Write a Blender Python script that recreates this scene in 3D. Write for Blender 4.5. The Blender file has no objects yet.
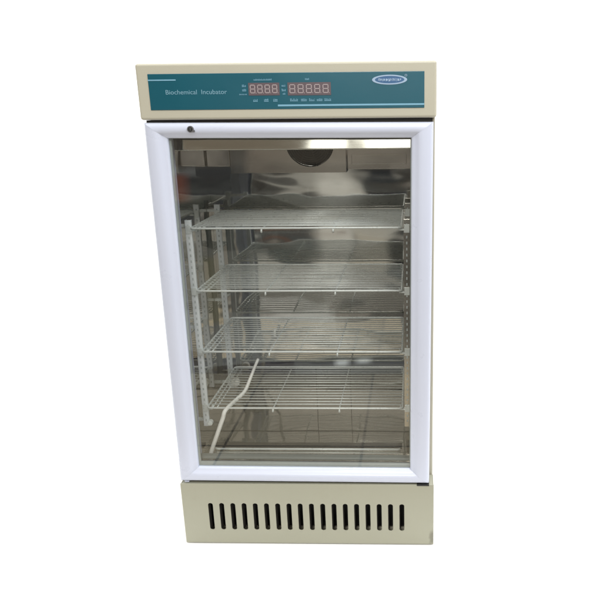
import bpy, bmesh, math, random
from mathutils import Vector, Matrix
random.seed(4)
S = bpy.context.scene
COL = S.collection
PI = math.pi

# ------------------------------------------------------------------ materials
def new_mat(name):
    m = bpy.data.materials.new(name); m.use_nodes = True
    nt = m.node_tree; nt.nodes.clear()
    out = nt.nodes.new('ShaderNodeOutputMaterial')
    return m, nt, out

def N(nt, kind, **kw):
    n = nt.nodes.new(kind)
    for k, v in kw.items():
        if k.startswith('i_'):
            n.inputs[k[2:].replace('_', ' ')].default_value = v
        else:
            setattr(n, k, v)
    return n

def paint(name, col, rough=0.4, var=0.06, vscale=9, bump=0.0, bscale=200, metallic=0.0, coat=0.0, spec=0.5, rvar=0.1, grime=None):
    """painted / plastic / metal surface with faint large and small variation"""
    m, nt, out = new_mat(name); L = nt.links.new
    b = N(nt, 'ShaderNodeBsdfPrincipled'); L(b.outputs[0], out.inputs[0])
    tc = N(nt, 'ShaderNodeTexCoord')
    n1 = N(nt, 'ShaderNodeTexNoise'); n1.inputs['Scale'].default_value = vscale; n1.inputs['Detail'].default_value = 6
    L(tc.outputs['Object'], n1.inputs['Vector'])
    mx = N(nt, 'ShaderNodeMix', data_type='RGBA')
    mx.inputs[6].default_value = tuple(c*(1-var) for c in col)+(1,)
    mx.inputs[7].default_value = tuple(min(1, c*(1+var)) for c in col)+(1,)
    L(n1.outputs['Fac'], mx.inputs[0])
    colout = mx.outputs[2]
    if grime:
        gn = N(nt, 'ShaderNodeTexNoise'); gn.inputs['Scale'].default_value = grime[1]; gn.inputs['Detail'].default_value = 8
        gn.inputs['Roughness'].default_value = 0.7
        L(tc.outputs['Object'], gn.inputs['Vector'])
        mr = N(nt, 'ShaderNodeMapRange'); mr.inputs[1].default_value = 0.60; mr.inputs[2].default_value = 0.75
        mr.inputs[4].default_value = grime[2]
        L(gn.outputs['Fac'], mr.inputs[0])
        m2 = N(nt, 'ShaderNodeMix', data_type='RGBA'); m2.inputs[7].default_value = grime[0]+(1,)
        L(mr.outputs[0], m2.inputs[0]); L(colout, m2.inputs[6]); colout = m2.outputs[2]
    L(colout, b.inputs['Base Color'])
    b.inputs['Metallic'].default_value = metallic
    b.inputs['Coat Weight'].default_value = coat
    b.inputs['Coat Roughness'].default_value = 0.12
    b.inputs['Specular IOR Level'].default_value = spec
    n2 = N(nt, 'ShaderNodeTexNoise'); n2.inputs['Scale'].default_value = vscale*2.3; n2.inputs['Detail'].default_value = 4
    L(tc.outputs['Object'], n2.inputs['Vector'])
    r = N(nt, 'ShaderNodeMapRange'); r.inputs[3].default_value = max(0.02, rough-rvar); r.inputs[4].default_value = rough+rvar
    L(n2.outputs['Fac'], r.inputs[0]); L(r.outputs[0], b.inputs['Roughness'])
    if bump:
        n3 = N(nt, 'ShaderNodeTexNoise'); n3.inputs['Scale'].default_value = bscale; n3.inputs['Detail'].default_value = 2
        L(tc.outputs['Object'], n3.inputs['Vector'])
        bp = N(nt, 'ShaderNodeBump'); bp.inputs['Strength'].default_value = 1.0; bp.inputs['Distance'].default_value = bump
        L(n3.outputs['Fac'], bp.inputs['Height']); L(bp.outputs[0], b.inputs['Normal'])
    return m

M = {}
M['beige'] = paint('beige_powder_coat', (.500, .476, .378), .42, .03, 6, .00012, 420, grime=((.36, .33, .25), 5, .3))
M['white'] = paint('white_pvc', (.635, .672, .79), .30, .02, 8, .0003, 18, grime=((.56, .56, .60), 4, .3))
M['teal'] = paint('teal_printed_film', (.009, .098, .136), .2, .10, 5, .0002, 30, coat=.5)
M['print'] = paint('pale_blue_print', (.20, .42, .55), .5, .08, 60)
M['printdim'] = paint('dim_blue_print', (.19, .37, .46), .5, .15, 90)
M['logo'] = paint('logo_print', (.34, .46, .60), .5, .05, 60)
M['logodark'] = paint('logo_blue_print', (.05, .13, .27), .5, .1, 80)
M['window'] = paint('display_window', (.115, .085, .095), .35, .1, 60, coat=.5)
M['segment'] = paint('unlit_segment', (.42, .36, .36), .4, .1, 200)
M['black'] = paint('black_rubber_and_shade', (.015, .015, .014), .6, .2, 30)
M['dark'] = paint('dark_steel_and_shade', (.03, .027, .022), .55, .3, 12)
M['grey'] = paint('grey_plastic', (.36, .40, .40), .35, .08, 20)
M['grey2'] = paint('grey_gasket', (.16, .18, .175), .45, .1, 30)
M['wire'] = paint('zinc_wire', (.70, .735, .72), .30, .08, 40, metallic=.2)
M['post'] = paint('zinc_post', (.78, .82, .84), .32, .08, 25, metallic=.1, bump=.0004, bscale=90)
M['lock'] = paint('lock_nickel', (.30, .30, .31), .3, .1, 60, metallic=.9)
M['slotgrey'] = paint('slot_shadow_grey', (.46, .50, .50), .5, .2, 40)
M['tube'] = paint('highlight_white', (.88, .88, .84), .25, .03, 30)  # white carrying painted highlights: the lamp streak and the rear screw
M['fan'] = paint('fan_guard', (.035, .035, .03), .5, .2, 40, metallic=.0)
M['paper'] = paint('white_sheet', (.95, .95, .95), .8, .01, 2)

def steel(name, col, rough, wav=.004, wscale=3.0, seams=False):
    m, nt, out = new_mat(name); L = nt.links.new
    b = N(nt, 'ShaderNodeBsdfPrincipled'); L(b.outputs[0], out.inputs[0])
    tc = N(nt, 'ShaderNodeTexCoord')
    n1 = N(nt, 'ShaderNodeTexNoise'); n1.inputs['Scale'].default_value = 5; n1.inputs['Detail'].default_value = 7
    L(tc.outputs['Object'], n1.inputs['Vector'])
    mx = N(nt, 'ShaderNodeMix', data_type='RGBA')
    mx.inputs[6].default_value = tuple(c*.82 for c in col)+(1,); mx.inputs[7].default_value = tuple(min(1, c*1.15) for c in col)+(1,)
    L(n1.outputs['Fac'], mx.inputs[0]); L(mx.outputs[2], b.inputs['Base Color'])
    b.inputs['Metallic'].default_value = 1
    # long horizontal rolling streaks break up the gloss
    mp = N(nt, 'ShaderNodeMapping'); mp.inputs['Scale'].default_value = (6, 6, 420)
    L(tc.outputs['Object'], mp.inputs['Vector'])
    n2 = N(nt, 'ShaderNodeTexNoise'); n2.inputs['Scale'].default_value = 4; n2.inputs['Detail'].default_value = 5
    L(mp.outputs[0], n2.inputs['Vector'])
    r = N(nt, 'ShaderNodeMapRange'); r.inputs[3].default_value = rough*.75; r.inputs[4].default_value = rough*1.25
    L(n2.outputs['Fac'], r.inputs[0]); L(r.outputs[0], b.inputs['Roughness'])
    mp2 = N(nt, 'ShaderNodeMapping'); mp2.inputs['Scale'].default_value = (1, 1, 2.2)
    L(tc.outputs['Object'], mp2.inputs['Vector'])
    n3 = N(nt, 'ShaderNodeTexNoise'); n3.inputs['Scale'].default_value = wscale; n3.inputs['Detail'].default_value = 2
    L(mp2.outputs[0], n3.inputs['Vector'])
    bp = N(nt, 'ShaderNodeBump'); bp.inputs['Strength'].default_value = 1.0; bp.inputs['Distance'].default_value = wav
    L(n3.outputs['Fac'], bp.inputs['Height']); L(bp.outputs[0], b.inputs['Normal'])
    return m
def stain(m, at, size, col):
    nt = m.node_tree; L = nt.links.new
    b = [n for n in nt.nodes if n.type == 'BSDF_PRINCIPLED'][0]
    src = b.inputs['Base Color'].links[0].from_socket
    tc = N(nt, 'ShaderNodeTexCoord'); mp = N(nt, 'ShaderNodeMapping')
    mp.inputs['Location'].default_value = tuple(-a/s_ for a, s_ in zip(at, size)); mp.inputs['Scale'].default_value = tuple(1/s_ for s_ in size)
    L(tc.outputs['Object'], mp.inputs['Vector'])
    ln = N(nt, 'ShaderNodeVectorMath', operation='LENGTH'); L(mp.outputs[0], ln.inputs[0])
    nz = N(nt, 'ShaderNodeTexNoise'); nz.inputs['Scale'].default_value = 70; nz.inputs['Detail'].default_value = 6; L(tc.outputs['Object'], nz.inputs['Vector'])
    ad = N(nt, 'ShaderNodeMath', operation='ADD'); L(ln.outputs['Value'], ad.inputs[0]); L(nz.outputs['Fac'], ad.inputs[1])
    mr = N(nt, 'ShaderNodeMapRange'); mr.inputs[1].default_value = 1.45; mr.inputs[2].default_value = .9; mr.inputs[3].default_value = 0; mr.inputs[4].default_value = .55
    L(ad.outputs[0], mr.inputs[0])
    mx = N(nt, 'ShaderNodeMix', data_type='RGBA'); mx.inputs[7].default_value = col+(1,)
    L(mr.outputs[0], mx.inputs[0]); L(src, mx.inputs[6]); L(mx.outputs[2], b.inputs['Base Color'])
M['base'] = paint('beige_shaded_base', (.380, .375, .287), .44, .04, 6, .00012, 420, grime=((.32, .30, .22), 6, .35))  # header beige darkened, the base's shade put into the colour
stain(M['base'], (.273, -.2, .020), (.010, .05, .026), (.12, .11, .08))
M['steel'] = steel('polished_steel_liner', (.70, .69, .66), .05, .0034, 3.2)
M['duct'] = steel('brushed_steel_duct', (.64, .61, .56), .16, .003, 3)
M['lip'] = steel('steel_lip', (.66, .64, .58), .07, .0015, 5)

def glass():
    m, nt, out = new_mat('door_glass'); L = nt.links.new
    t = N(nt, 'ShaderNodeBsdfTransparent'); t.inputs[0].default_value = (.93, .935, .92, 1)
    g = N(nt, 'ShaderNodeBsdfGlossy'); g.inputs['Roughness'].default_value = 0.012
    g.inputs['Color'].default_value = (.95, 1, .98, 1)
    fr = N(nt, 'ShaderNodeFresnel'); fr.inputs['IOR'].default_value = 1.5
    mu = N(nt, 'ShaderNodeMath', operation='MULTIPLY'); mu.inputs[1].default_value = 2.4
    mu.use_clamp = True
    tc = N(nt, 'ShaderNodeTexCoord')
    n3 = N(nt, 'ShaderNodeTexNoise'); n3.inputs['Scale'].default_value = 2.0; n3.inputs['Detail'].default_value = 1
    L(tc.outputs['Object'], n3.inputs['Vector'])
    bp = N(nt, 'ShaderNodeBump'); bp.inputs['Distance'].default_value = .001
    L(n3.outputs['Fac'], bp.inputs['Height']); L(bp.outputs[0], g.inputs['Normal'])
    mix = N(nt, 'ShaderNodeMixShader')
    L(fr.outputs[0], mu.inputs[0]); L(mu.outputs[0], mix.inputs[0]); L(t.outputs[0], mix.inputs[1]); L(g.outputs[0], mix.inputs[2])
    L(mix.outputs[0], out.inputs[0])
    return m
M['glass'] = glass()

def tiles():
    m, nt, out = new_mat('tan_floor_tiles'); L = nt.links.new
    b = N(nt, 'ShaderNodeBsdfPrincipled'); L(b.outputs[0], out.inputs[0])
    tc = N(nt, 'ShaderNodeTexCoord')
    br = N(nt, 'ShaderNodeTexBrick'); br.offset = 0
    br.inputs['Color1'].default_value = (.36, .30, .215, 1); br.inputs['Color2'].default_value = (.30, .255, .185, 1)
    br.inputs['Mortar'].default_value = (.06, .05, .04, 1)
    br.inputs['Scale'].default_value = 1; br.inputs['Mortar Size'].default_value = .004
    br.inputs['Brick Width'].default_value = .4; br.inputs['Row Height'].default_value = .4
    mp = N(nt, 'ShaderNodeMapping'); mp.inputs['Location'].default_value = (-.086, .03, 0); L(tc.outputs['Object'], mp.inputs['Vector']); L(mp.outputs[0], br.inputs['Vector'])
    n1 = N(nt, 'ShaderNodeTexNoise'); n1.inputs['Scale'].default_value = 8; n1.inputs['Detail'].default_value = 8
    L(tc.outputs['Object'], n1.inputs['Vector'])
    mr = N(nt, 'ShaderNodeMapRange'); mr.inputs[3].default_value = .8; mr.inputs[4].default_value = 1.2
    L(n1.outputs['Fac'], mr.inputs[0])
    mx = N(nt, 'ShaderNodeMix', data_type='RGBA', blend_type='MULTIPLY'); mx.inputs[0].default_value = 1
    L(br.outputs['Color'], mx.inputs[6]); L(mr.outputs[0], mx.inputs[7]); L(mx.outputs[2], b.inputs['Base Color'])
    b.inputs['Roughness'].default_value = .3
    return m
M['tiles'] = tiles()

# ------------------------------------------------------------------ mesh helpers
def box(bm, x0, x1, y0, y1, z0, z1, mi=0):
    vs = [bm.verts.new(p) for p in ((x0,y0,z0),(x1,y0,z0),(x1,y1,z0),(x0,y1,z0),(x0,y0,z1),(x1,y0,z1),(x1,y1,z1),(x0,y1,z1))]
    fs = [(0,3,2,1),(4,5,6,7),(0,1,5,4),(1,2,6,5),(2,3,7,6),(3,0,4,7)]
    r = []
    for f in fs:
        fc = bm.faces.new([vs[i] for i in f]); fc.material_index = mi; r.append(fc)
    return r

def tube(bm, pts, r, seg=8, mi=0, caps=True):
    pts = [Vector(p) for p in pts]; rings = []
    n = len(pts)
    up0 = None
    for i, p in enumerate(pts):
        d = (pts[min(i+1, n-1)] - pts[max(i-1, 0)]).normalized()
        if up0 is None:
            a = Vector((0,0,1)) if abs(d.z) < .9 else Vector((0,1,0))
        else:
            a = up0
        s = d.cross(a).normalized(); u = s.cross(d).normalized(); up0 = u
        rr = r[i] if isinstance(r, (list, tuple)) else r
        rings.append([bm.verts.new(p + s*math.cos(2*PI*k/seg)*rr + u*math.sin(2*PI*k/seg)*rr) for k in range(seg)])
    for i in range(n-1):
        for k in range(seg):
            f = bm.faces.new((rings[i][k], rings[i][(k+1)%seg], rings[i+1][(k+1)%seg], rings[i+1][k]))
            f.smooth = True; f.material_index = mi
    if caps:
        for rg in (rings[0][::-1], rings[-1]):
            f = bm.faces.new(rg); f.material_index = mi

def disc(bm, cx, cz, y0, y1, rx, rz, seg=24, mi=0):
    """short elliptical plug whose axis runs along y"""
    a = [bm.verts.new((cx+rx*math.cos(2*PI*k/seg), y0, cz+rz*math.sin(2*PI*k/seg))) for k in range(seg)]
    b = [bm.verts.new((v.co.x, y1, v.co.z)) for v in a]
    bm.faces.new(a).material_index = mi; bm.faces.new(b[::-1]).material_index = mi
    for k in range(seg):
        f = bm.faces.new((a[k], b[k], b[(k+1)%seg], a[(k+1)%seg])); f.material_index = mi; f.smooth = True

def ring(bm, cx, cz, y0, y1, rx, rz, wx, wz, seg=40, mi=0):
    o0=[];o1=[];i0=[];i1=[]
    for k in range(seg):
        c, s = math.cos(2*PI*k/seg), math.sin(2*PI*k/seg)
        o0.append(bm.verts.new((cx+rx*c, y0, cz+rz*s))); o1.append(bm.verts.new((cx+rx*c, y1, cz+rz*s)))
        i0.append(bm.verts.new((cx+(rx-wx)*c, y0, cz+(rz-wz)*s))); i1.append(bm.verts.new((cx+(rx-wx)*c, y1, cz+(rz-wz)*s)))
    for k in range(seg):
        j = (k+1) % seg
        for q in ((o0[k],o0[j],i0[j],i0[k]), (o0[k],o1[k],o1[j],o0[j]), (i0[k],i0[j],i1[j],i1[k]), (o1[j],o1[k],i1[k],i1[j])):
            bm.faces.new(q).material_index = mi

def link(name, bm, mats, parent=None, bevel=0, segs=2, recalc=True):
    if recalc: bmesh.ops.recalc_face_normals(bm, faces=bm.faces)
    me = bpy.data.meshes.new(name); bm.to_mesh(me); bm.free()
    for m in (mats if isinstance(mats, (list, tuple)) else [mats]): me.materials.append(M[m])
    o = bpy.data.objects.new(name, me); COL.objects.link(o); o.parent = parent
    if bevel:
        md = o.modifiers.new('bevel', 'BEVEL'); md.width = bevel; md.segments = segs; md.limit_method = 'ANGLE'; md.angle_limit = math.radians(40)
        for p in me.polygons: p.use_smooth = True
        md.harden_normals = True
    return o

def text_mesh(body, size, x, z, y, mat, parent, name, sx=1.0, depth=.0002, width=None):
    cu = bpy.data.curves.new(name, 'FONT'); cu.body = body; cu.size = size; cu.extrude = depth; cu.resolution_u = 3
    tmp = bpy.data.objects.new(name+'_tmp', cu); COL.objects.link(tmp)
    bpy.context.view_layer.update()
    me = bpy.data.meshes.new_from_object(tmp.evaluated_get(bpy.context.evaluated_depsgraph_get()))
    bpy.data.objects.remove(tmp)
    xs = [v.co.x for v in me.vertices]; w = max(xs)-min(xs)
    k = sx if width is None else width/w
    for v in me.vertices:
        v.co = Vector(((v.co.x-min(xs))*k + x, y - v.co.z, v.co.y + z))
    me.materials.clear(); me.materials.append(M[mat])
    o = bpy.data.objects.new(name, me); COL.objects.link(o); o.parent = parent
    return o

def tag(o, label=None, cat=None, group=None, kind=None):
    for k, v in (('label', label), ('category', cat), ('group', group), ('kind', kind)):
        if v: o[k] = v
    return o

# ------------------------------------------------------------------ ground
bm = bmesh.new()
v = [bm.verts.new(p) for p in ((-30,-.26,0),(30,-.26,0),(30,60,0),(-30,60,0))]
bm.faces.new(v); g = link('ground', bm, 'paper'); tag(g, kind='structure')
bm = bmesh.new()
v = [bm.verts.new(p) for p in ((-30,-.97,-.004),(30,-.97,-.004),(30,-.26,-.004),(-30,-.26,-.004))]
bm.faces.new(v); g = link('floor', bm, 'tiles'); tag(g, kind='structure')

# ------------------------------------------------------------------ the incubator
INC = bpy.data.objects.new('incubator', None); COL.objects.link(INC)
INC.location = (0, .2, 0)
tag(INC, 'tall beige laboratory incubator with teal control panel, white framed glass door and vented base', 'incubator')
class P: pass
def part(name, bm, mats, parent=None, **kw):
    """child of the incubator; mesh coordinates are given in world space"""
    bmesh.ops.translate(bm, verts=bm.verts, vec=(0, -.2, 0)) if True else None
    o = link(name, bm, mats, parent or INC, **kw)
    return o
# every part's mesh is stored relative to the incubator's base point; parts of parts share that frame

H, HB, BT, W2 = 1.0117, .9120, .1500, .275
# cabinet shell : hollow, with the front flange round the chamber opening
bm = bmesh.new()
YB = .42
for a in ((-.2735,-.2600,.046,YB,.004,HB+.006), (.2600,.2735,.046,YB,.004,HB+.006)): box(bm, *a)
box(bm, -.2600,.2600, YB-.012, YB, .004, HB+.006)
box(bm, -.2600,.2600, .046, YB-.012, .004, .012)
box(bm, -.2600,.2600, .058, YB-.012, .128, .140)
part('cabinet_shell', bm, 'beige', bevel=.002)
# header
bm = bmesh.new()
box(bm, -W2, W2, 0, YB, HB, H)
hd = part('header_housing', bm, 'beige', bevel=.005, segs=3)
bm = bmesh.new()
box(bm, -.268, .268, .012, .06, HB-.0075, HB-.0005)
part('shadow_strip', bm, 'dark')  # dark strip carrying the shade of the gap under the header

# control panel film
bm = bmesh.new()
fs = box(bm, -.2525, .2525, -.0012, .002, .9296, .9932)
cp = part('control_panel', bm, 'teal', bevel=.0008)
def sub(name, bm, mats, parent, **kw):
    bmesh.ops.translate(bm, verts=bm.verts, vec=(0, -.2, 0))
    return link(name, bm, mats, parent, **kw)
YP = -.0014
bm = bmesh.new(); box(bm, -.2524, -.2010, YP-.0003, YP+.0004, .9812, .9834); sub('stripe', bm, 'print', cp)
bm = bmesh.new(); box(bm, -.0160, .2522, YP-.0003, YP+.0004, .9345, .9376); sub('stripe', bm, 'print', cp)
t = text_mesh('Biochemical  Incubator', .0115, -.2215, .9572, YP-.2, 'printdim', cp, 'lettering', width=.113)
# displays : window with unlit seven-segment digits
SEG = {'a':(0,1,1,1),'b':(1,.5,1,1),'c':(1,0,1,.5),'d':(0,0,1,0),'e':(0,0,0,.5),'f':(0,.5,0,1),'g':(0,.5,1,.5)}
def display(x0, x1, z0, z1, n):
    bm = bmesh.new()
    box(bm, x0, x1, YP-.0004, YP+.0004, z0, z1, 0)
    pitch = (x1-x0-.003)/n
    for i in range(n):
        cx = x0+.0015+pitch*i+pitch*.16; w = pitch*.60; zz0 = z0+.0045; h = (z1-z0)-.0085
        t_ = .0014
        for s, (ax, az, bx, bz) in SEG.items():
            X0, Z0, X1, Z1 = cx+ax*w, zz0+az*h, cx+bx*w, zz0+bz*h
            if az == bz: box(bm, X0+t_*.4, X1-t_*.4, YP-.0007, YP-.00035, Z0-t_/2, Z0+t_/2, 1)
            else: box(bm, X0-t_/2, X0+t_/2, YP-.0007, YP-.00035, Z0+t_*.4, Z1-t_*.4, 1)
        box(bm, cx+w+.0012, cx+w+.0024, YP-.0007, YP-.00035, zz0-.001, zz0+.0003, 1)
    return sub('display', bm, ['window', 'segment'], cp)
display(-.0685, -.0115, .9540, .9760, 4)
display(.0035, .0825, .9535, .9760, 5)
# small worn marks round the displays (labels too small to read)
def marks(spec, mat):
    for (x0, x1, z, h) in spec:
        bm = bmesh.new()
        x = x0
        while x < x1-.0004:
            w = random.uniform(.0010, .0020)
            hh = h*random.uniform(.6, 1)
            box(bm, x, min(x+w, x1), YP-.0003, YP+.0003, z, z+hh*.28)
            box(bm, x+w*.25, min(x+w*.62, x1), YP-.00035, YP+.00035, z, z+hh)
            if random.random() < .6: box(bm, x, min(x+w*.9, x1), YP-.0004, YP+.0004, z+hh*.72, z+hh)
            x += w+.0005
        sub('key_marking', bm, mat, cp)
marks([(-.058, -.024, .9800, .0030), (.036, .044, .9800, .0036)], 'print')
marks([(-.080, -.073, .9690, .0040), (-.080, -.073, .9615, .0040), (-.086, -.072, .9550, .0024), (-.0075, -.0005, .9690, .0040), (-.0075, -.0005, .9610, .0040), (-.006, -.001, .955, .003)], 'print')
marks([(-.061, -.053, .9430, .0048), (-.041, -.033, .9430, .0048), (-.024, -.016, .9430, .0048)], 'print')
marks([(.007, .021, .9432, .0046), (.027, .037, .9432, .0046), (.042, .052, .9432, .0046), (.056, .066, .9432, .0046), (.070, .082, .9432, .0046)], 'print')
# oval emblem
bm = bmesh.new()
ring(bm, .1895, .9790, YP-.0004, YP+.0004, .0318, .0085, .0052, .0022, mi=0)
disc(bm, .1895, .9790, YP-.0002, YP+.0003, .0264, .0062, mi=1)
x = .1690
rl = random.Random(11)
while x < .2085:
    h_ = rl.uniform(.0013, .0026); w_ = rl.uniform(.0008, .0013); dz = rl.uniform(-.0004, .0004)
    box(bm, x, x+w_, YP-.0006, YP-.0002, .9790-h_+dz, .9790+h_+dz, 0)
    if rl.random() < .6: box(bm, x+w_, x+w_+.0013, YP-.00055, YP-.0002, .9790+dz+h_*rl.choice((-.9,-.1,.6)), .9790+dz+h_*rl.choice((-.9,-.1,.6))+.0008, 0)
    x += w_+rl.uniform(.0010, .0019)
ring(bm, .2190, .9862, YP-.0004, YP+.0004, .0022, .0020, .0007, .0006, seg=16, mi=0)
sub('emblem', bm, ['logo', 'logodark'], cp)

# ---- door : mitred profile frame, hung very slightly out of square
DT = math.radians(.34); DC = Vector((0, 0, .53))
def dr(x, z):
    dx, dz = x-DC.x, z-DC.z
    return (DC.x + dx*math.cos(DT) + dz*math.sin(DT) - .0028, DC.z + dz*math.cos(DT) - dx*math.sin(DT))
OX, OZ0, OZ1 = .2703, .1535, .9060
IX, IZ0, IZ1 = .2295, .1838, .8775
prof = [(0,.044),(0,.010),(.03,.0045),(.09,.0012),(.18,-.0006),(.30,-.0016),(.45,-.0020),(.60,-.0012),(.70,.0010),(.78,.0040),(.90,.0062),(.97,.0074),(1.0,.0100),(1.0,.0215)]
def frame(bm, o, i, prof, tr, seam=.00008):
    ox0, ox1, oz0, oz1 = o; ix0, ix1, iz0, iz1 = i
    oc = [(ox0,oz0),(ox1,oz0),(ox1,oz1),(ox0,oz1)]; ic = [(ix0,iz0),(ix1,iz0),(ix1,iz1),(ix0,iz1)]
    for s in range(4):
        A, B, a, b = oc[s], oc[(s+1)%4], ic[s], ic[(s+1)%4]
        d = Vector((B[0]-A[0], B[1]-A[1])).normalized()*seam
        rows = []
        for u, y in prof:
            p = (A[0]+(a[0]-A[0])*u+d.x, A[1]+(a[1]-A[1])*u+d.y); q = (B[0]+(b[0]-B[0])*u-d.x, B[1]+(b[1]-B[1])*u-d.y)
            r = []
            for t_ in (0, .02, .98, 1):
                x_, z_ = p[0]+(q[0]-p[0])*t_, p[1]+(q[1]-p[1])*t_
                X, Z = tr(x_, z_); r.append(bm.verts.new((X, y, Z)))
            rows.append(r)
        for k in range(len(rows)-1):
            for t_ in range(3):
                f = bm.faces.new((rows[k][t_], rows[k][t_+1], rows[k+1][t_+1], rows[k+1][t_])); f.smooth = True
bm = bmesh.new()
frame(bm, (-OX, OX, OZ0, OZ1), (-IX, IX, IZ0, IZ1), prof, dr)
frame(bm, (-OX+.002, OX-.002, OZ0+.002, OZ1-.002), (-IX-.001, IX+.001, IZ0-.001, IZ1+.001), [(0,.043),(1,.043)], dr, 0)   # back of the frame
frame(bm, (-OX+.001, OX-.001, OZ0+.001, OZ1-.001), (-OX+.003, OX-.003, OZ0+.003, OZ1-.003), [(0,.006),(0,.042)], dr, 0)
door = part('door', bm, 'white', recalc=False)
for p_ in door.data.polygons: p_.use_smooth = True
# glass pane (two thin sheets share one body)
bm = bmesh.new()
c = [dr(*q) for q in ((-IX-.004,IZ0-.004),(IX+.004,IZ0-.004),(IX+.004,IZ1+.004),(-IX-.004,IZ1+.004))]
v = [bm.verts.new((x_, .0135, z_)) for x_, z_ in c]; bm.faces.new(v)
sub('glass_pane', bm, 'glass', door)
# grey glazing seal seen through the glass: thicker along the bottom
bm = bmesh.new()
frame(bm, (-IX-.002, IX+.002, IZ0-.002, IZ1+.002), (-IX+.0035, IX-.0020, IZ0+.0085, IZ1-.001), [(0,.017),(.5,.0165),(1,.018),(1,.022)], dr, 0)
sub('glazing_bead', bm, 'grey', door, recalc=False)
bm = bmesh.new()
frame(bm, (-IX-.012, IX+.012, IZ0+.0080, IZ1+.01), (-IX-.008, IX+.006, IZ0+.0145, IZ1+.004), [(0,.030),(.4,.029),(1,.033),(1,.044)], dr, 0)
sub('door_gasket', bm, 'grey2', door, recalc=False)
# lock
bm = bmesh.new()
lx, lz = -.1812, .8952
disc(bm, lx, lz, -.0052, .002, .0060, .0060, mi=0)
disc(bm, lx, lz, -.0060, -.0050, .0042, .0042, mi=1)
box(bm, lx-.0004, lx+.0012, -.0066, -.0058, lz-.0026, lz+.0026, 0)
box(bm, lx+.003, lx+.0075, -.0040, .001, lz-.0055, lz-.0015, 0)
sub('lock', bm, ['lock', 'black'], door)
# lower hinge, right, and the small pivot shim, left
bm = bmesh.new(); box(bm, .2385, .2650, -.0010, .03, .1478, .1510); part('hinge_plate', bm, 'black', bevel=.0006)
bm = bmesh.new(); box(bm, -.2660, -.2560, .004, .03, .1512, .1544); part('door_pad', bm, 'white', bevel=.0006)

# ---- base panel with 18 open slots
bm = bmesh.new()
def loop(bm, pts, y):
    vs = [bm.verts.new((x_, y, z_)) for x_, z_ in pts]
    return [bm.edges.new((vs[i], vs[(i+1)%len(vs)])) for i in range(len(vs))]
X0, X1, Z0, Z1 = -W2, W2, .002, BT
edges = loop(bm, [(X0,Z0),(X1,Z0),(X1,Z1),(X0,Z1)], 0)
NS = 18
slots = []
for k in range(NS):
    cx = -.2133 + k*(.2060+.2133)/(NS-1); w = .0052; z0, z1 = .0355, .1020
    pts = [(cx+w*math.cos(a), z1-w*.8+w*.8*math.sin(a)) for a in [PI*j/6 for j in range(7)]] + \
          [(cx-w*math.cos(a), z0+w*.8-w*.8*math.sin(a)) for a in [PI*j/6 for j in range(7)]]
    edges += loop(bm, pts, 0); slots.append((cx, w, z0, z1))
bmesh.ops.triangle_fill(bm, edges=edges, use_beauty=True)
for f in list(bm.faces):
    if f.normal.y > 0: f.normal_flip()
ret = bmesh.ops.extrude_face_region(bm, geom=list(bm.faces))
bmesh.ops.translate(bm, verts=[e for e in ret['geom'] if isinstance(e, bmesh.types.BMVert)], vec=(0, .0022, 0))
box(bm, X0+.0005, X0+.0025, .0024, .045, Z0, Z1-.0005); box(bm, X1-.0025, X1-.0005, .0024, .045, Z0, Z1-.0005)
box(bm, X0+.0026, X1-.0026, .0024, .045, Z1-.0035, Z1-.0008)
box(bm, X0+.0026, X1-.0026, .0024, .045, Z0, Z0+.002)
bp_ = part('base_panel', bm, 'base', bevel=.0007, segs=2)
# slanted louvre blades behind the slots
bm = bmesh.new()
for cx, w, z0, z1 in slots:
    vs = [bm.verts.new(p) for p in ((cx-w-.0004,.003,z0),(cx-w+.0022,.013,z0),(cx-w+.0022,.013,z1),(cx-w-.0004,.003,z1))]
    bm.faces.new(vs)
    vs = [bm.verts.new(p) for p in ((cx-w-.0012,.003,z0),(cx-w+.0014,.013,z0),(cx-w+.0014,.013,z1),(cx-w-.0012,.003,z1))]
    bm.faces.new(vs[::-1])
part('louvre', bm, 'dark', recalc=False)
bm = bmesh.new(); box(bm, -.262, .262, .050, .054, .014, .126); part('dark_backing', bm, 'black')  # black sheet added so the slots look shaded inside

# ---- chamber liner (polished steel, open at the front)
LX0, LX1, LY0, LY1, LZ0, LZ1 = -.2560, .2345, .047, .335, .1560, .9000
def slab(name, a, mat='steel', bev=0):
    bm = bmesh.new(); box(bm, *a); return part(name, bm, mat, bevel=bev)
slab('chamber_back', (LX0, LX1, LY1, LY1+.003, LZ0, LZ1))
slab('chamber_side', (LX0-.003, LX0-.0002, LY0, LY1+.003, LZ0-.003, LZ1+.003))
slab('chamber_side', (LX1+.0002, LX1+.003, LY0, LY1+.003, LZ0-.003, LZ1+.003))
slab('chamber_floor', (LX0, LX1, LY0, LY1, LZ0-.003, LZ0-.0002))
slab('chamber_ceiling', (LX0, LX1, LY0, LY1, LZ1+.0002, LZ1+.003))
# dark strips on the back sheet, drawing the reflected tile grout lines
bm = bmesh.new()
for x_ in (-.02, .069): box(bm, x_-.0006, x_+.0006, LY1-.0012, LY1+.0005, LZ0, .29)
box(bm, LX0, LX1, LY1-.0020, LY1+.0005, .205, .2065)
part('reflected_grout_line', bm, 'dark')
bm = bmesh.new(); box(bm, LX0+.012, LX1-.030, .152, .172, LZ0+.0002, LZ0+.0030); part('dark_floor_band', bm, 'dark', bevel=.0008)  # dark band laid across the chamber floor
bm = bmesh.new(); tube(bm, [(LX0+.020, .140, LZ0+.0040), (LX0+.026, .137, LZ0+.0040), (LX1-.040, .137, LZ0+.0040), (LX1-.034, .140, LZ0+.0040)], .0026, 8); part('pale_floor_rod', bm, 'wire')  # pale rod laid beside the dark band
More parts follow.
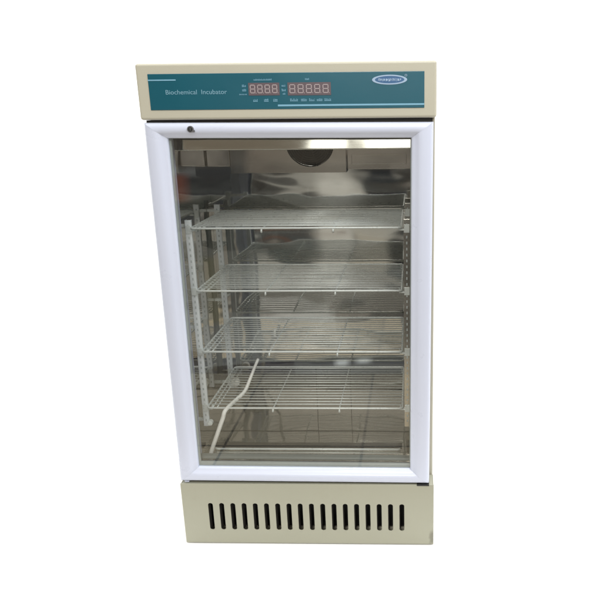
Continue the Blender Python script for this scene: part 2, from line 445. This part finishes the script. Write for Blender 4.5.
# top lip : a turned steel edge leaning back, catches the bright patches added to the world
bm = bmesh.new()
prof_l = [(.0465,.905),(.0465,.8795),(.0475,.8775),(.0548,.8560),(.0560,.8537),(.0590,.8522),(.064,.8522),(.064,.905)]
prof_l = [(.0690,.905),(.0615,.8800),(.0548,.8585),(.0552,.8560),(.0575,.8537),(.0610,.8530),(.066,.8540),(.0760,.905)]
lip_slope = math.radians(5)
prof_l = [(.0480+math.tan(lip_slope)*(.905-z_)*-1+.0165, z_) for z_ in (.905,.893,.881,.869,.8575)]
yb = prof_l[-1][0]
prof_l = [(.050+math.tan(lip_slope)*(z_-.8575), z_) for z_ in (.900,.886,.872,.860,.8562,.8556)]
prof_l += [(.0497,.8549),(.0510,.8536),(.0545,.8530),(.0600,.8535)]
rows = [[bm.verts.new((x_, y_, z_)) for x_ in (LX0+.001, -.1, 0, .1, LX1-.001)] for y_, z_ in prof_l]
for a in range(len(rows)-1):
    for k in range(4):
        f = bm.faces.new((rows[a][k], rows[a+1][k], rows[a+1][k+1], rows[a][k+1])); f.smooth = True
part('door_lip', bm, 'lip', recalc=False)

# ---- air duct with the round fan opening, top rear
DY = .312
bm = bmesh.new()
edges = loop(bm, [(LX0+.06,.7850),(.0760,.7850),(.0760,.898),(LX0+.06,.898)], DY)
fc = (-.0075, .8530); fr = .0560
edges += loop(bm, [(fc[0]+fr*math.cos(2*PI*k/40), fc[1]+fr*.97*math.sin(2*PI*k/40)) for k in range(40)], DY)
bmesh.ops.triangle_fill(bm, edges=edges, use_beauty=True)
ret = bmesh.ops.extrude_face_region(bm, geom=list(bm.faces))
bmesh.ops.translate(bm, verts=[e for e in ret['geom'] if isinstance(e, bmesh.types.BMVert)], vec=(0, .0215, 0))
duct = part('air_duct', bm, 'duct', bevel=.002)
bm = bmesh.new()
box(bm, .0785, LX1-.004, .316, .333, .7920, .898)
box(bm, .0885, LX1-.018, .3135, .3158, .8040, .8260)
part('evaporator_cover', bm, 'duct', bevel=.002)
bm = bmesh.new(); box(bm, LX0+.002, LX0+.057, .320, .333, .800, .898); part('side_cover', bm, 'duct', bevel=.002)
bm = bmesh.new()
for k in range(1, 11):
    r_ = fr*k/11+.002
    tube(bm, [(fc[0]+r_*math.cos(2*PI*j/32), DY-.001, fc[1]+r_*math.sin(2*PI*j/32)) for j in range(33)], .0008, 5, caps=False)
for k in range(4):
    a = PI*k/4+.3
    tube(bm, [(fc[0]-fr*math.cos(a), DY+.0006, fc[1]-fr*math.sin(a)), (fc[0]+fr*math.cos(a), DY+.0006, fc[1]+fr*math.sin(a))], .0010, 5)
sub('fan_guard', bm, 'fan', duct)
bm = bmesh.new(); disc(bm, fc[0], fc[1], DY+.0185, DY+.0200, .0548, .0530, 40); sub('fan_dark_backing', bm, 'black', duct)  # black disc added behind the blades to darken the opening
bm = bmesh.new()
disc(bm, fc[0], fc[1], DY+.004, DY+.016, .016, .016)
for k in range(7):
    a0 = 2*PI*k/7
    P_ = []
    for (rad, da, yy) in ((.015,0,.012),(.015,.35,.005),(.048,.62,.004),(.050,.12,.015)):
        P_.append(bm.verts.new((fc[0]+rad*math.cos(a0+da), DY+yy, fc[1]+rad*math.sin(a0+da))))
    bm.faces.new(P_)
sub('fan_blades', bm, 'dark', duct, recalc=False)

# ---- shelf uprights: flattened slotted strips
def upright(x, y, z0, z1, clips, mat='post'):
    bm = bmesh.new()
    box(bm, x-.0066, x+.0066, y-.0016, y+.0016, z0, z1)
    box(bm, x-.0058, x-.0044, y+.0016, y+.0080, z0, z1)
    box(bm, x+.0044, x+.0058, y+.0016, y+.0080, z0, z1)
    o = part('shelf_upright', bm, mat, bevel=.0009)
    bm = bmesh.new()
    z = z0+.012
    while z < z1-.008:
        box(bm, x-.0014, x+.0014, y-.0019, y-.0014, z, z+.0055); z += .0125
    sub('slot_row', bm, 'slotgrey', o)
    sgn = 1 if x < 0 else -1
    for zc in clips:
        bm = bmesh.new()
        box(bm, x+sgn*.0049, x+sgn*.0165, y-.0030, y+.0060, zc-.0075, zc-.0045)
        box(bm, x-.0056, x+.0056, y-.0034, y-.0018, zc-.0120, zc+.0050)
        box(bm, x+sgn*.0150, x+sgn*.0165, y-.0030, y+.0060, zc-.0044, zc+.0020)
        sub('shelf_clip', bm, 'wire', o, bevel=.0006)
ZS = (.6965, .5640, .4285, .2965)
upright(-.2310, .080, .2480, .7120, ZS)
upright(-.2310, .293, .2500, .7150, ZS)
upright(.2185, .080, .2480, .7120, ZS, 'duct')  # right pair in darker steel, their shade put into the material
upright(.2185, .293, .2500, .7150, ZS, 'duct')
# wall brackets holding the uprights to the side walls
for y in (.086, .299):
    for z in (.262, .480, .700):
        for xa, xb in ((LX0+.0002, -.2370), (.2230, LX1-.0002)):
            bm = bmesh.new(); box(bm, xa, xb, y-.004, y+.004, z-.003, z+.003)
            part('wall_bracket', bm, 'wire', bevel=.0005)
for x, y, z, r_ in ((-.219,.070,.262,.0060),(-.2165,.283,.268,.0105)):
    bm = bmesh.new()
    disc(bm, x, z, y-.007, y+.004, r_, r_, 20)
    disc(bm, x, z, y-.010, y-.0071, r_*.6, r_*.6, 16)
    part('thumb_screw', bm, 'tube' if r_ > .008 else 'wire', bevel=.0008)  # rear one larger and white, a clip highlight put into its colour

# ---- wire shelves, each a thing of its own
SX0, SX1, SY0, SY1 = -.2235, .2075, .070, .313
def make_shelf():
    root = bpy.data.objects.new('wire_shelf', None); COL.objects.link(root)
    cx = (SX0+SX1)/2
    def L_(name, bm):
        bmesh.ops.translate(bm, verts=bm.verts, vec=(-cx, 0, 0)); return link(name, bm, 'wire', root)
    bm = bmesh.new()
    q = .008
    ring_ = []
    for (px, py, a0) in ((SX1-q, SY1-q, 0), (SX0+q, SY1-q, 90), (SX0+q, SY0+q, 180), (SX1-q, SY0+q, 270)):
        for j in range(5):
            a = math.radians(a0+j*22.5); ring_.append((px+q*math.cos(a), py+q*math.sin(a), 0))
    ring_.append(ring_[0])
    tube(bm, ring_, .0023, 8, caps=False); L_('rim', bm)
    bm = bmesh.new()
    nw = 15
    for k in range(nw):
        y = SY0 + (SY1-SY0)*(k+1)/(nw+1)
        s = random.uniform(-.0006, .0006)
        tube(bm, [(SX0+.001, y, .0022), ((SX0+SX1)/2, y+s, .0022+s*.6), (SX1-.001, y, .0022)], .00125, 6)
    L_('wire_grid', bm)
    for x in (-.0775, .0690):
        bm = bmesh.new()
        tube(bm, [(x, SY1-.002, -.0022), (x, SY0+.004, -.0022), (x, SY0-.0015, -.0030), (x, SY0-.0030, -.0060), (x, SY0-.0010, -.0085)], [.0018,.0018,.0020,.0022,.0022], 7)
        L_('cross_rod', bm)
    for x in (SX0+.010, SX0+.020):
        bm = bmesh.new()
        tube(bm, [(x, SY1-.002, -.0020), (x, SY0+.002, -.0020)], .0016, 6); L_('side_rod', bm)
    return root, cx
sh, scx = make_shelf()
labels = ('uppermost wire shelf of four behind the glass door, just below the fan',
          'second wire shelf from the top inside the glass-fronted chamber',
          'third wire shelf from the top, next above the lowest shelf',
          'lowest wire shelf of four, with the white lamp-streak tube running down past it')
def copy_thing(r):
    c = r.copy(); COL.objects.link(c)
    for ch in list(r.children):
        d = ch.copy(); COL.objects.link(d); d.parent = c
    return c
for i, z in enumerate(ZS):
    o = sh if i == 0 else copy_thing(sh)
    o.location = (scx, 0, z)
    tag(o, labels[i], 'shelf', 'wire shelves inside the incubator')
# keep y inside the root frame tidy: shelf meshes are drawn at their true depth

# ---- white tube added as the lamp reflection streak past the lowest shelves
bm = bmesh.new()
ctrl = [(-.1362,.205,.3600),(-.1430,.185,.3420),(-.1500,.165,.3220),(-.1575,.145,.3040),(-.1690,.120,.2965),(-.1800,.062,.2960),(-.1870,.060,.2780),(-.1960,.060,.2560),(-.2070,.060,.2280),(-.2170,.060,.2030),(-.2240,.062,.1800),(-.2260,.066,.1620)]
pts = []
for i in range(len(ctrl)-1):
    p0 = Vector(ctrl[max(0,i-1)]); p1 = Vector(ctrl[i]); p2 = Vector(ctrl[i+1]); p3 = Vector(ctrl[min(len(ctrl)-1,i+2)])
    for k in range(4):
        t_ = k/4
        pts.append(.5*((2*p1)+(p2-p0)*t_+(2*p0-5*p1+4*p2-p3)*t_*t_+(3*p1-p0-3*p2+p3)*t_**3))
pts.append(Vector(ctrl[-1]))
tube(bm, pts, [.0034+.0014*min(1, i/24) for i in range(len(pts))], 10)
o = link('tube', bm, 'tube')  # added tube, stands in for the lamp reflection streak
tag(o, 'added slim white tube shaped as a lamp reflection, slanting down at the lower left inside the chamber', 'tube')

# ------------------------------------------------------------------ world: white studio behind, dim furnished room in front
w = bpy.data.worlds.new('World'); S.world = w; w.use_nodes = True
nt = w.node_tree; nt.nodes.clear(); L = nt.links.new
out = nt.nodes.new('ShaderNodeOutputWorld'); bg = nt.nodes.new('ShaderNodeBackground'); L(bg.outputs[0], out.inputs[0])
tc = nt.nodes.new('ShaderNodeTexCoord'); sp = nt.nodes.new('ShaderNodeSeparateXYZ'); L(tc.outputs['Generated'], sp.inputs[0])
def mth(op, a, b=None, clamp=False):
    n = nt.nodes.new('ShaderNodeMath'); n.operation = op; n.use_clamp = clamp
    for i, v_ in enumerate((a, b)):
        if v_ is None: continue
        if isinstance(v_, (int, float)): n.inputs[i].default_value = v_
        else: L(v_, n.inputs[i])
    return n.outputs[0]
X, Y, Z = sp.outputs
az = mth('DIVIDE', X, mth('MAXIMUM', mth('ABSOLUTE', Y), .05))
def mixc(f, a, b):
    n = nt.nodes.new('ShaderNodeMix'); n.data_type = 'RGBA'
    L(f, n.inputs[0]) if not isinstance(f, (int, float)) else setattr(n.inputs[0], 'default_value', f)
    for i, v_ in ((6, a), (7, b)):
        if isinstance(v_, tuple): n.inputs[i].default_value = v_+(1,)
        else: L(v_, n.inputs[i])
    return n.outputs[2]
def inbox(a0, a1, z0, z1, s=60):
    e = mth('MULTIPLY', mth('SUBTRACT', az, a0), s*1.0, True); e2 = mth('MULTIPLY', mth('SUBTRACT', a1, az), s*1.0, True)
    f = mth('MULTIPLY', mth('SUBTRACT', Z, z0), s*2, True); f2 = mth('MULTIPLY', mth('SUBTRACT', z1, Z), s*2, True)
    return mth('MULTIPLY', mth('MULTIPLY', e, e2), mth('MULTIPLY', f, f2))
cv = nt.nodes.new('ShaderNodeCombineXYZ'); L(mth('MULTIPLY', az, 3.0), cv.inputs[0]); L(mth('MULTIPLY', Z, 9.0), cv.inputs[1])
vo = nt.nodes.new('ShaderNodeTexVoronoi'); vo.distance = 'CHEBYCHEV'; vo.inputs['Scale'].default_value = 1.6; L(cv.outputs[0], vo.inputs['Vector'])
rp = nt.nodes.new('ShaderNodeValToRGB'); rp.color_ramp.interpolation = 'CONSTANT'
cols = [(.00,(.08,.075,.07)),(.2,(.26,.235,.205)),(.36,(.03,.03,.03)),(.5,(.40,.38,.34)),(.64,(.14,.10,.08)),(.78,(.52,.50,.47)),(.9,(.07,.08,.08))]
el = rp.color_ramp.elements
el[0].position = 0; el[0].color = cols[0][1]+(1,)
el[1].position = cols[1][0]; el[1].color = cols[1][1]+(1,)
for p_, c_ in cols[2:]:
    e = el.new(p_); e.color = c_+(1,)
sc_ = nt.nodes.new('ShaderNodeSeparateColor'); L(vo.outputs['Color'], sc_.inputs[0]); L(sc_.outputs[0], rp.inputs[0])
room = rp.outputs[0]
# furniture, shelving and added bright patches in the room in front of the incubator, by direction
room = mixc(inbox(-.9, .4, -.085, -.02), room, (.30, .25, .20))
room = mixc(inbox(-.45, .02, -.125, -.088), room, (.055, .05, .045))
room = mixc(inbox(-.15, -.085, -.24, -.10), room, (.62, .59, .53))
room = mixc(inbox(-.098, -.03, -.222, -.165), room, (.46, .42, .35))
room = mixc(inbox(-.23, -.10, -.188, -.170), room, (.15, .085, .06))
room = mixc(inbox(-.16, -.05, -.158, -.150, 120), room, (.05, .05, .05))
room = mixc(inbox(-.026, -.006, -.225, -.170), room, (.012, .012, .014))
room = mixc(inbox(-.130, -.099, -.3675, -.3555, 90), room, (3.2, 3.2, 3.1))  # painted glints: two small bright patches that show as highlights in the glass
room = mixc(inbox(-.098, -.064, -.3665, -.3550, 80), room, (3.0, 3.0, 2.9))
room = mixc(inbox(-.20, -.12, -.300, -.285), room, (.55, .55, .52))
room = mixc(inbox(-.33, -.29, -.30, -.20), room, (.50, .44, .28))
room = mixc(inbox(-.27, -.245, -.33, -.13), room, (.02, .02, .02))
room = mixc(inbox(-.36, -.325, -.13, -.085), room, (.62, .15, .07))
room = mixc(inbox(-.085, -.005, -.150, -.108), room, (.022, .024, .03))
room = mixc(inbox(-.005, .5, -.16, -.05), room, (.05, .052, .058))
room = mixc(inbox(-.8, -.10, -.165, -.15), room, (.34, .30, .25))
up = mth('MULTIPLY', mth('SUBTRACT', Z, .12), 8, True)
room = mixc(up, room, (.36, .335, .30))
grad = mth('MULTIPLY', mth('ADD', az, .33), 2.6, True)
band = mth('MULTIPLY', mth('MULTIPLY', mth('ADD', Z, .03), 40, True), mth('MULTIPLY', mth('SUBTRACT', .085, Z), 40, True))
room = mixc(band, room, mixc(grad, (.05, .05, .05), (1.0, 1.0, 1.0)))  # pale band added to give the control panel its right-hand sheen
room = mixc(inbox(-.75, .5, .088, .16), room, (.22, .185, .145))
room = mixc(inbox(-.150, -.087, .085, .20, 90), room, (5, 5, 4.8))  # bright patches added for the white reflections on the top lip
room = mixc(inbox(-.074, -.002, .085, .20, 90), room, (5, 5, 4.8))
rear = mth('MULTIPLY', mth('ADD', Y, .12), 12, True)
col = mixc(rear, room, (1.75, 1.75, 1.75))
L(col, bg.inputs[0]); bg.inputs[1].default_value = 1.0

# ------------------------------------------------------------------ lamps
def area(name, loc, rot, sx, sy, power, col):
    l = bpy.data.lights.new(name, 'AREA'); l.shape = 'RECTANGLE'; l.size = sx; l.size_y = sy; l.energy = power; l.color = col
    o = bpy.data.objects.new(name, l); COL.objects.link(o); o.location = loc; o.rotation_euler = [math.radians(a) for a in rot]
    return o
area('overhead_fill', (0, -.7, 3.2), (0, 0, 0), 4.5, 3.0, 46, (1, 1, 1))  # added overhead fill that whitens the ground sheet
area('ceiling_lamp', (-.16, -2.5, 2.44), (32, 0, 0), .36, .5, 24, (1, .98, .94))
area('ceiling_lamp', (.17, -2.5, 2.44), (32, 0, 0), .20, .5, 15, (1, .98, .94))
area('upper_right_fill', (.95, -.95, 2.15), (40, 0, 40), .6, .6, 19, (.93, .96, 1))  # added lamp brightening the header towards its right end

# ------------------------------------------------------------------ camera (solved from the photograph's corner points)
f_, px, py = 671.605, 394.320, 300.0
C = Vector((.230729, -1.278598, .931064))
right = Vector((.99961987, .02595416, -.00930069)); fwd = Vector((-.02751321, .96077197, -.27597145))
right.normalize(); fwd.normalize(); upv = right.cross(fwd).normalized()
cam = bpy.data.cameras.new('camera'); co = bpy.data.objects.new('camera', cam); COL.objects.link(co)
co.matrix_world = Matrix(((right.x, upv.x, -fwd.x, C.x), (right.y, upv.y, -fwd.y, C.y), (right.z, upv.z, -fwd.z, C.z), (0,0,0,1)))
cam.sensor_fit = 'HORIZONTAL'; cam.sensor_width = 36; cam.lens = f_*36/600
cam.shift_x = (300-px)/600; cam.shift_y = (py-300)/600
cam.clip_start = .05; cam.clip_end = 300
S.camera = co
S.render.engine = 'CYCLES'
S.cycles.max_bounces = 14; S.cycles.glossy_bounces = 8; S.cycles.transparent_max_bounces = 12
S.cycles.use_denoising = True
S.view_settings.view_transform = 'Standard'; S.view_settings.look = 'None'; S.view_settings.exposure = 0; S.view_settings.gamma = 1
